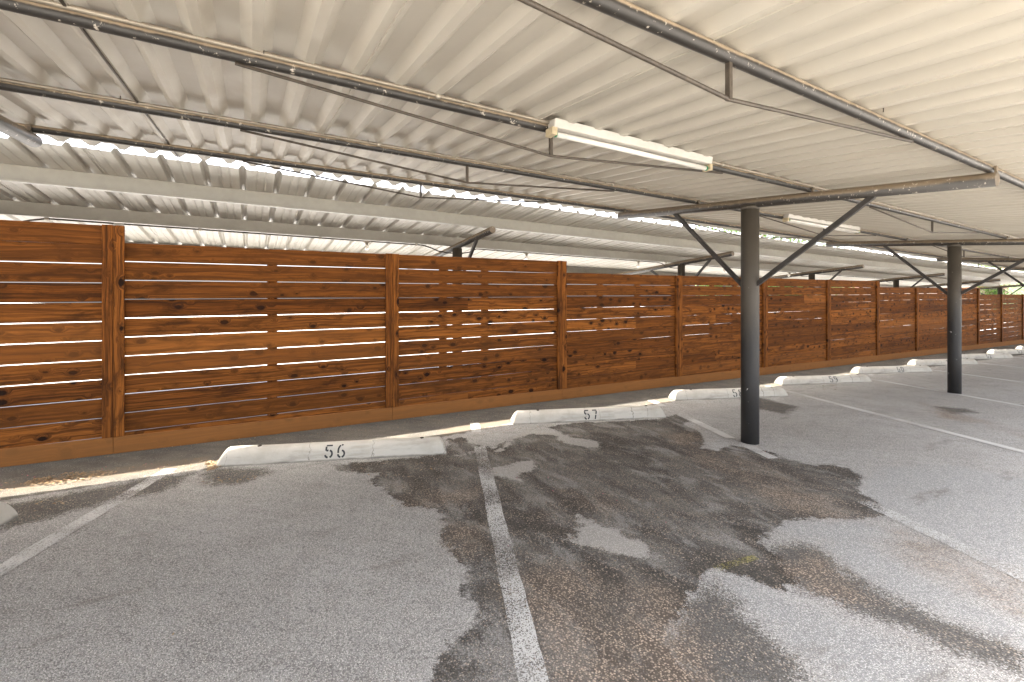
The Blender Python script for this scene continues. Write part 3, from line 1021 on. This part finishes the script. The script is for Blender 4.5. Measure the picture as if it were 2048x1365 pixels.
def deck(xa, xb, ya, yb, pitch, prof, per, zfun, wob=0.0):
    """corrugated sheets laid side by side, each lapping over the last"""
    mb = MB()
    npan = int((xb - xa) / (pitch * per)) + 1
    th = 0.0015
    for p in range(npan):
        X0 = xa + p * pitch * per
        raise_ = 0.0
        pts = []
        for c in range(per):
            for (u, z) in prof:
                pts.append((X0 + c * pitch + u, z))
        pts = [(X0, 0.0022), (X0 + prof[1][0] * 0.9, 0.0022)] + pts[1:]
        pts.append((X0 + per * pitch, prof[0][1]))
        lap = prof[1][0] * 0.75
        pts.append((X0 + per * pitch + lap, prof[0][1] - 0.0004))
        pts.append((X0 + per * pitch + lap + 0.0006, prof[0][1] - 0.006))
        dy0, dy1 = random.uniform(-0.012, 0.012), random.uniform(-0.012, 0.012)
        ny = 5
        n = len(pts)
        vs, fs = [], []
        for j in range(ny + 1):
            y = ya + dy0 + (yb + dy1 - ya - dy0) * j / ny
            for (x, z) in pts:
                w = mnoise.noise(Vector((x * 0.7, y * 0.8, 3))) * wob
                vs.append((x, y, zfun(x, y) + z + raise_ + w))
        tot = len(vs)
        vs += [(x, y, z + th) for (x, y, z) in vs]
        for j in range(ny):
            for i in range(n - 1):
                a = j * n + i
                fs.append((a, a + n, a + n + 1, a + 1))
                fs.append((tot + a, tot + a + 1, tot + a + n + 1, tot + a + n))
        for i in range(n - 1):
            fs.append((i, i + 1, tot + i + 1, tot + i))
            a = ny * n + i
            fs.append((a + 1, a, tot + a, tot + a + 1))
        for j in range(ny):
            for a in (j * n, j * n + n - 1):
                fs.append((a, a + n, tot + a + n, tot + a))
        mb.add(vs, fs)
    return mb


NEAR_PITCH = 0.193
prof_near = [(0.0, 0.0), (0.018, 0.0), (0.057, 0.037), (0.136, 0.037), (0.175, 0.0)]
DECK_Y0, DECK_Y1 = 0.32, 5.01
clocal(deck(-6.343, 38.0, DECK_Y0, DECK_Y1, NEAR_PITCH, prof_near, 5, deck_z, 0.004)).build('roof_deck', 'deck', carport)

q = MB()
xs0 = -6.343 + 6 * 5 * NEAR_PITCH + 0.006
q.hexa([(xs0 - 0.004, 0.36, deck_z(xs0, 0.36) - 0.009), (xs0 + 0.004, 0.36, deck_z(xs0, 0.36) - 0.009), (xs0 + 0.004, 4.96, deck_z(xs0, 4.96) - 0.009), (xs0 - 0.004, 4.96, deck_z(xs0, 4.96) - 0.009),
        (xs0 - 0.004, 0.36, deck_z(xs0, 0.36) - 0.0005), (xs0 + 0.004, 0.36, deck_z(xs0, 0.36) - 0.0005), (xs0 + 0.004, 4.96, deck_z(xs0, 4.96) - 0.0005), (xs0 - 0.004, 4.96, deck_z(xs0, 4.96) - 0.0005)])
clocal(q).build('seam_strip', 'rod', carport)
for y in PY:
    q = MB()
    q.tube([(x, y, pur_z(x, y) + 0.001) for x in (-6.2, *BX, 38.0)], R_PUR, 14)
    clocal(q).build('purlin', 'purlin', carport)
for bi, x in enumerate(BX):
    q = MB()
    ya, yb = 0.99, 4.50
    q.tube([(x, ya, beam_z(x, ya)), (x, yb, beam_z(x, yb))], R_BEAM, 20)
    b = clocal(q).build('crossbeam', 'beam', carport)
    q = MB()
    for y in PY:                                     # saddle clips
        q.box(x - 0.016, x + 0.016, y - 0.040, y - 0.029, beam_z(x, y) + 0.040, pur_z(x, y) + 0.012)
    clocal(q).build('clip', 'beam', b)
    py = 2.692
    g = gz(x, py)
    rp = 0.0815
    zt = beam_z(x, py) - 0.030
    q = MB()
    q.tube([(x, py, g - 0.05), (x, py, g + 0.6), (x, py, g + 1.3), (x, py, zt)], rp, 32)
    p = clocal(q).build('post', 'post', carport)
    q = MB()
    q.tube([(x, py, zt - 0.035), (x, py, zt + 0.004)], rp + 0.004, 32)
    clocal(q).build('cap_collar', 'post', p)
    for ty, zb, sgn in ((3.60, 1.36, 1), (1.67, 1.372, -1)):
        q = MB()
        pz = zb + fall(x) + (0 if bi == 1 else 0.0)
        q.bar((x, py + sgn * (rp - 0.012), pz), (x, ty, beam_z(x, ty) - R_BEAM + 0.012), 0.040, 0.036, (1, 0, 0))
        clocal(q).build('brace', 'brace', carport, 0.003)
    # king-post truss under each purlin, halfway to the next beam
for bi in range(-1, len(BX) - 1):
    xa = BX[bi] if bi >= 0 else BX[0] - 5.5
    xb = BX[bi + 1]
    xm = (xa + xb) / 2 + 0.04
    for y in PY:
        zp = lambda x: pur_z(x, y) - R_PUR
        dip = 0.128
        s = 1.55
        q = MB()
        q.tube([(xm - s, y, zp(xm - s) - 0.004), (xm, y, zp(xm) - dip), (xm + s, y, zp(xm + s) - 0.004)], 0.0078, 8)
        t = clocal(q).build('tie_rod', 'rod', carport)
        q = MB()
        q.bar((xm, y, zp(xm) - dip - 0.004), (xm, y, zp(xm) + 0.004), 0.018, 0.018, (0, 1, 0))
        clocal(q).build('strut', 'rod', t)
# conduit strapped along the purlins
for y, dy, dz, r in ((2.15, -0.034, 0.018, 0.0105), (3.31, -0.031, 0.020, 0.0095), (1.03, 0.036, 0.016, 0.010)):
    q = MB()
    xs_ = [-6.2 + 1.1 * i for i in range(41)]
    q.tube([(x, y + dy, pur_z(x, y) + dz + random.uniform(-0.003, 0.003)) for x in xs_ if x < 37.8], r, 10)
    cd = clocal(q).build('conduit', 'conduit', carport)
    for x in [v + 0.4 for v in xs_[::2]]:
        q = MB()
        zc = pur_z(x, y) + dz
        q.tube([(x - 0.012, y + dy, zc), (x + 0.012, y + dy, zc)], r + 0.004, 10)
        q.box(x - 0.007, x + 0.007, y + dy - 0.004, y + dy + 0.030, zc + r, zc + r + 0.005)
        clocal(q).build('strap', 'clamp', cd)
# screws poking through the deck beside the purlins
for y, xs_ in ((1.03, (2.6, 5.3)), (2.15, (0.05,)), (3.31, (-0.62, 0.72, 1.75, 2.9, 5.0)), (4.44, (-0.4, 1.9, 3.1))):
    for x in xs_:
        q = MB()
        z = deck_z(x, y)
        q.tube([(x, y - 0.045, z - 0.010), (x, y - 0.045, z + 0.01)], 0.0025, 6)
        clocal(q).build('deck_screw', 'rod', carport)


# ------------------------------------------------------------------ strip lights
def strip_light(label, xa, xb, y, two):
    zc = (pur_z(xa, y) + pur_z(xb, y)) / 2
    L = xb - xa
    x, yy, zz = (xa + xb) / 2, y - 0.060, zc - 0.002
    t = thing('strip_light', label, 'light', (x, yy, zz), 'strip lights under the near carport')
    sl = math.atan2(pur_z(xb, y) - pur_z(xa, y), L)
    t.rotation_euler = (0, -sl, 0)
    q = MB()
    q.hexa([(-L / 2, -0.030, -0.018), (L / 2, -0.030, -0.018), (L / 2, 0.030, -0.018), (-L / 2, 0.030, -0.018),
            (-L / 2, -0.040, 0.030), (L / 2, -0.040, 0.030), (L / 2, 0.040, 0.030), (-L / 2, 0.040, 0.030)])
    q.build('housing', 'enamel', t, 0.004)
    for dy in ((-0.024, 0.024) if two else (0.0,)):
        q = MB()
        q.tube([(-L / 2 + 0.022, dy, -0.046), (L / 2 - 0.022, dy, -0.046)], 0.016, 14)
        tb = q.build('tube', 'tube', t)
        q = MB()
        for s in (-1, 1):
            q.tube([(s * (L / 2 - 0.022), dy, -0.046), (s * (L / 2 - 0.034), dy, -0.046)], 0.0172, 14)
        q.build('tube_end', 'green', tb)
    for s in (-1, 1):
        q = MB()
        q.box(s * L / 2 - 0.016 - (0.004 if s > 0 else 0), s * L / 2 + 0.016 + (0.004 if s < 0 else 0) - (0.012 if s > 0 else 0), -0.034, 0.034, -0.066 if two else -0.062, -0.0185)
        q.build('socket', 'socket', t, 0.003)
    q = MB()
    for xx in (-L * 0.36, L * 0.36):
        q.box(xx - 0.012, xx + 0.012, 0.0405, 0.062, -0.004, 0.010)
    q.build('bracket', 'clamp', t)
    return t


strip_light('white fluorescent strip light with green tube ends under the near carport, the larger one', 1.46, 2.81, 2.15, False)
strip_light('smaller farther strip light with rusty streaked housing, seen behind the near post', 5.88, 7.75, 3.31, True)

# ------------------------------------------------------------------ rear carport
RBX = [-2.55, 2.99, 8.47, 13.98, 19.45, 24.92, 30.4]
RPY = [5.88, 7.28, 9.40]


def rfall(x):
    return -0.0205 * (x - 2.99) if x < 2.99 else -0.0232 * (x - 2.99)


def rbeam_z(x, y):
    return 2.168 - 0.108 * (y - 5.73) + rfall(x)


RR = 0.05
CH = 0.163


def rdeck_z(x, y):
    return rbeam_z(x, y) + RR + 0.002 + CH + 0.003


rear = thing('carport', 'rear carport beyond the fence, pale ribbed roof on grey channel purlins and black cantilever beams', 'carport', (2.99, 7.0, gz(2.99, 7.0)))
r0 = Vector(rear.location)
prof_rear = [(0.0, 0.0), (0.080, 0.0), (0.088, 0.005), (0.098, 0.005), (0.106, 0.0), (0.155, 0.0), (0.163, 0.005), (0.173, 0.005), (0.181, 0.0),
             (0.250, 0.0), (0.272, 0.036), (0.297, 0.036)]
clocal(deck(-8.0, 31.6, 5.19, 9.85, 0.319, prof_rear, 3, rdeck_z, 0.006), r0).build('roof_deck', 'deck_far', rear)
for y in RPY:
    q = MB()
    xs_ = [-8.0, *RBX, 31.5]
    n = len(xs_)
    sec_ = [(-0.003, 0.0), (-0.003, CH), (0.062, CH), (0.062, CH - 0.003), (0.0, CH - 0.003), (0.0, 0.003), (-0.060, 0.003 + 0.0), (-0.060, 0.020), (-0.063, 0.020), (-0.063, 0.0)]
    # Z section: web, top flange away from the camera, bottom flange and lip towards it
    k = len(sec_)
    vs, fs = [], []
    for x in xs_:
        z0 = rbeam_z(x, y) + RR + 0.002
        for (dy, dz) in sec_:
            vs.append((x, y + dy, z0 + dz))
    for i in range(n - 1):
        for j in range(k):
            a, b = i * k + j, i * k + (j + 1) % k
            fs.append((a, b, b + k, a + k))
    fs += [tuple(range(k)), tuple(reversed(range((n - 1) * k, n * k)))]
    q.add(vs, fs)
    pu = clocal(q, r0).build('channel_purlin', 'grey', rear)
    for x in RBX[1:]:                              # splice plates
        q = MB()
        xx = x + 1.1
        z0 = rbeam_z(xx, y) + RR
        q.box(xx - 0.14, xx + 0.14, y - 0.0065, y - 0.0035, z0 + 0.026, z0 + CH - 0.014)
        clocal(q, r0).build('splice_plate', 'grey', pu)
for x in RBX:
    ya, yb = 5.73, 9.6
    q = MB()
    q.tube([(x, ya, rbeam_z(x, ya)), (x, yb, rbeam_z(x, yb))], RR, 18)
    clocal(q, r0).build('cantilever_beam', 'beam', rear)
    py = 7.0
    q = MB()
    q.tube([(x, py, gz(x, py) - 0.05), (x, py, rbeam_z(x, py) - 0.035)], 0.08, 24)
    clocal(q, r0).build('post', 'post', rear)
    for ty, sgn in ((6.25, -1), (7.9, 1)):
        q = MB()
        q.bar((x, py + sgn * 0.07, rbeam_z(x, py) - 0.62), (x, ty, rbeam_z(x, ty) - RR + 0.01), 0.045, 0.04, (1, 0, 0))
        clocal(q, r0).build('brace', 'brace', rear, 0.003)
# conduit with bare bulbs under the middle purlin
cy = RPY[1] - 0.075


def con_z(x):
    return rbeam_z(x, cy) + RR - 0.026


q = MB()
pts = []
x = -7.9
while x < 31:
    sag = 0.0
    for b in RBX:
        if abs(x - b) < 0.42:
            sag = max(sag, 0.105 * max(0.0, 1 - (abs(x - b) / 0.42) ** 2) ** 0.6)
    pts.append((x, cy, con_z(x) - sag))
    x += 0.14
q.tube(pts, 0.010, 8)
cd = clocal(q, r0).build('conduit', 'rod', rear)
for x in [-6.4 + 1.46 * i for i in range(25)]:
    q = MB()
    q.tube([(x - 0.018, cy, con_z(x)), (x + 0.018, cy, con_z(x))], 0.016, 8)
    clocal(q, r0).build('coupling', 'clamp', cd)

bulbs = [(-1.38, 'bare bulb fixture peeking beside the top of the tall left fence post'),
         (1.57, 'bare clear bulb above the first full fence panel, left of the rear beam end'),
         (4.47, 'bare bulb on the rear conduit above the stepped fence top'),
         (7.34, 'bare bulb on the rear conduit left of the second rear beam'),
         (10.30, 'bare bulb seen in the left brace of the near black post'),
         (13.2, 'small far bare bulb just right of the near black post')]
for x, lab in bulbs:
    t = thing('light_bulb', lab, 'light bulb', (x, cy, con_z(x) - 0.008), 'bare bulbs under the rear carport')
    q = MB()
    q.lathe((0, 0, 0), [(0.0, 0.012), (0.050, 0.012), (0.052, -0.012), (0.030, -0.020), (0.022, -0.050), (0.016, -0.052), (0.0, -0.052)], 18)
    q.build('lamp_holder', 'enamel' if x < 0 else 'clamp', t)
    q = MB()
    q.lathe((0, 0, -0.05), [(0.014, 0), (0.016, -0.012), (0.028, -0.034), (0.031, -0.050), (0.026, -0.066), (0.014, -0.077), (0.0, -0.08)], 18)
    q.build('glass', 'bulb', t)

# ------------------------------------------------------------------ leaf litter
mb = MB()
mp = MB()


def scatter(poly, n, s0, s1, dst):
    P = [ground_at(u, v) for u, v in poly]
    xs_, ys_ = [p[0] for p in P], [p[1] for p in P]
    k = 0
    while k < n:
        x, y = random.uniform(min(xs_), max(xs_)), random.uniform(min(ys_), max(ys_))
        ins = False
        for (ax, ay), (bx_, by_) in zip(P, P[1:] + P[:1]):
            if (ay > y) != (by_ > y) and x < ax + (y - ay) * (bx_ - ax) / (by_ - ay):
                ins = not ins
        if not ins:
            continue
        k += 1
        a = random.uniform(0, 6.28)
        L, W = random.uniform(s0, s1), random.uniform(s0, s1) * 0.45
        c, s = math.cos(a), math.sin(a)
        z = gz(x, y) + 0.006 + random.random() * 0.006
        lift = random.uniform(0.0, 0.35) * L
        pts = [(-L / 2, 0, 0), (0, -W / 2, lift), (L / 2, 0, random.uniform(0, 0.2) * L), (0, W / 2, lift * 0.6), (0, 0, 0.002)]
        vs = [(x + px * c - py * s, y + px * s + py * c, z + pz) for px, py, pz in pts]
        dst.add(vs, [(0, 1, 4), (1, 2, 4), (2, 3, 4), (3, 0, 4)])


scatter([(40, 975), (150, 968), (250, 945), (160, 945), (60, 962)], 260, 0.014, 0.040, mb)
scatter([(0, 985), (420, 935), (420, 918), (0, 965)], 90, 0.010, 0.030, mb)
scatter([(415, 945), (440, 938), (446, 922), (410, 926)], 130, 0.016, 0.042, mb)
scatter([(405, 972), (500, 966), (520, 955), (400, 960)], 26, 0.012, 0.034, mb)
scatter([(60, 1030), (130, 1022), (130, 1000), (60, 1008)], 14, 0.012, 0.034, mb)
scatter([(930, 878), (990, 870), (1150, 848), (980, 862)], 40, 0.010, 0.028, mb)
scatter([(0, 940), (600, 880), (1300, 800), (1500, 785), (1300, 790), (700, 850), (0, 935)], 420, 0.006, 0.022, mb)
scatter([(700, 960), (880, 955), (880, 925), (690, 940)], 12, 0.015, 0.035, mb)
scatter([(1640, 784), (1700, 778), (1700, 768), (1640, 772)], 40, 0.015, 0.03, mb)
scatter([(150, 1300), (1100, 1300), (1600, 900), (600, 950)], 26, 0.010, 0.024, mb)
o = mb.build('leaf_litter', 'litter')
o['kind'] = 'stuff'
tag(o, 'dry brown leaves and crumbs blown along the sunlit strip by the wheel stops', 'leaves')
scatter([(0, 985), (420, 935), (420, 918), (0, 955)], 16, 0.010, 0.018, mp)
scatter([(950, 1200), (1500, 1000), (1600, 900), (900, 930)], 14, 0.010, 0.016, mp)
o = mp.build('fallen_petals', 'petal')
o['kind'] = 'stuff'
tag(o, 'tiny pink petals scattered on the asphalt', 'petals')


# ------------------------------------------------------------------ beyond the lot
def tree(label, x, y, height, crown_r, leafmat, n, group='trees beyond the rear carport', low=0.35):
    g = gz(x, y)
    t = thing('tree', label, 'tree', (x, y, g), group)
    q = MB()
    q.tube([(0, 0, -0.1), (0.05, 0.03, height * 0.25), (-0.04, 0.08, height * 0.5), (0.1, 0, height * 0.8)], 0, 10, True,
           [height * 0.035, height * 0.027, height * 0.02, height * 0.006])
    centres = []
    for k in range(13):
        a = k * 2.4 + random.random()
        hz = height * random.uniform(low, 0.95)
        rr = crown_r * random.uniform(0.35, 0.85) * (1.15 - 0.6 * abs(hz / height - 0.6))
        p = (rr * math.cos(a), rr * math.sin(a), hz)
        st = (0, 0.05, max(height * 0.2, hz - rr * 0.8))
        q.tube([st, ((st[0] + p[0]) * 0.45, (st[1] + p[1]) * 0.45, (st[2] + p[2]) / 2 + 0.1), p], 0, 6, True, [height * 0.012, height * 0.008, height * 0.003])
        centres.append((p, crown_r * random.uniform(0.28, 0.5)))
    q.build('trunk', 'bark', t)
    vs, fs = [], []
    for k in range(n):
        (cx, cy_, cz), cr = random.choice(centres)
        d = Vector((random.gauss(0, 1), random.gauss(0, 1), random.gauss(0, 0.8))).normalized() * cr * random.random() ** 0.45
        p = Vector((cx, cy_, cz)) + d
        nrm = Vector((random.gauss(0, 1), random.gauss(0, 1), random.gauss(0.6, 1))).normalized()
        s = nrm.orthogonal().normalized()
        u_ = nrm.cross(s)
        L = random.uniform(0.07, 0.15) * height / 6
        b = len(vs)
        vs += [p - s * L, p - u_ * L * 0.45, p + s * L, p + u_ * L * 0.45]
        fs.append((b, b + 1, b + 2, b + 3))
    q = MB()
    q.add(vs, fs)
    q.build('crown', leafmat, t)


tree('bright green tree showing in the slot between the two roofs beside the near post', 25.5, 15.5, 6.6, 3.4, 'leaf', 9000)
tree('green tree farther right in the slot between the two roofs', 33.0, 16.5, 5.6, 2.6, 'leaf', 6000)
tree('pale silvery tree at the far right above the end of the fence', 52.0, 10.4, 4.0, 2.3, 'leaf_pale', 7000, low=0.15)
tree('dark green tree behind the pale one at the far right', 62.0, 13.2, 6.0, 2.8, 'leaf', 8000, low=0.1)

b = thing('building', 'low beige building with lap siding and brown roof seen past the end of the fence', 'building', (62.0, 22.0, gz(62, 22)))
q = MB()
q.box(0, 14, -7.2, 9, -0.5, 3.6)
q.build('wall', 'siding', b)
q = MB()
q.add([(-0.5, -7.7, 3.6), (14.5, -7.7, 3.6), (14.5, 9.5, 3.6), (-0.5, 9.5, 3.6), (7, -7.7, 5.6), (7, 9.5, 5.6),
       (-0.5, -7.7, 3.42), (14.5, -7.7, 3.42), (14.5, 9.5, 3.42), (-0.5, 9.5, 3.42)],
      [(0, 4, 5, 3), (1, 2, 5, 4), (0, 1, 4), (2, 3, 5), (6, 9, 8, 7), (0, 6, 7, 1), (1, 7, 8, 2), (2, 8, 9, 3), (3, 9, 6, 0)])
q.build('roof', 'tile', b)
for y in (-2.5, 2.0, 6.0):
    q = MB()
    q.box(-0.05, 0.02, y - 0.7, y + 0.7, 1.0, 2.5)
    w = q.build('window', 'trim', b)
    q = MB()
    q.box(-0.06, -0.045, y - 0.6, y + 0.6, 1.1, 2.4)
    q.build('pane', 'dark_glass', w)

# ------------------------------------------------------------------ camera and light
cam_d = bpy.data.cameras.new('camera')
cam_d.sensor_width = 36.0
cam_d.lens = FOC / 2048 * 36.0
cam_d.shift_y = -105.5 / 2048
cam_d.clip_start = 0.02
cam_d.clip_end = 2000
cam = bpy.data.objects.new('camera', cam_d)
cam.location = (0, 0, CAM_H)
cam.rotation_euler = (R(90), 0, R(-30))
col.objects.link(cam)
scene.camera = cam

d = Vector((0.10, -0.235, -1.0)).normalized()
sun_d = bpy.data.lights.new('sun', 'SUN')
sun_d.energy = 2.0
sun_d.angle = R(0.53)
sun_d.color = (1.0, 0.955, 0.88)
sun = bpy.data.objects.new('sun', sun_d)
sun.rotation_euler = d.to_track_quat('-Z', 'Y').to_euler()
sun.location = (0, 0, 20)
col.objects.link(sun)

w = bpy.data.worlds.new('World')
scene.world = w
w.use_nodes = True
wn = w.node_tree
bg = wn.nodes['Background']
sky = wn.nodes.new('ShaderNodeTexSky')
sky.sky_type = 'NISHITA'
sky.sun_disc = False
sky.sun_elevation = math.asin(-d.z)
sky.sun_rotation = math.atan2(-d.x, -d.y)
sky.dust_density = 6.0
sky.air_density = 0.6
sky.ozone_density = 1.2
hz = wn.nodes.new('ShaderNodeHueSaturation')          # a bright, milky summer sky
hz.inputs['Saturation'].default_value = 0.48
wn.links.new(sky.outputs[0], hz.inputs['Color'])
wn.links.new(hz.outputs[0], bg.inputs[0])
bg.inputs[1].default_value = 0.15

scene.view_settings.view_transform = 'Standard'
scene.view_settings.look = 'None'
scene.view_settings.exposure = 3.58
scene.view_settings.gamma = 1.0
scene.cycles.max_bounces = 10
scene.cycles.diffuse_bounces = 6
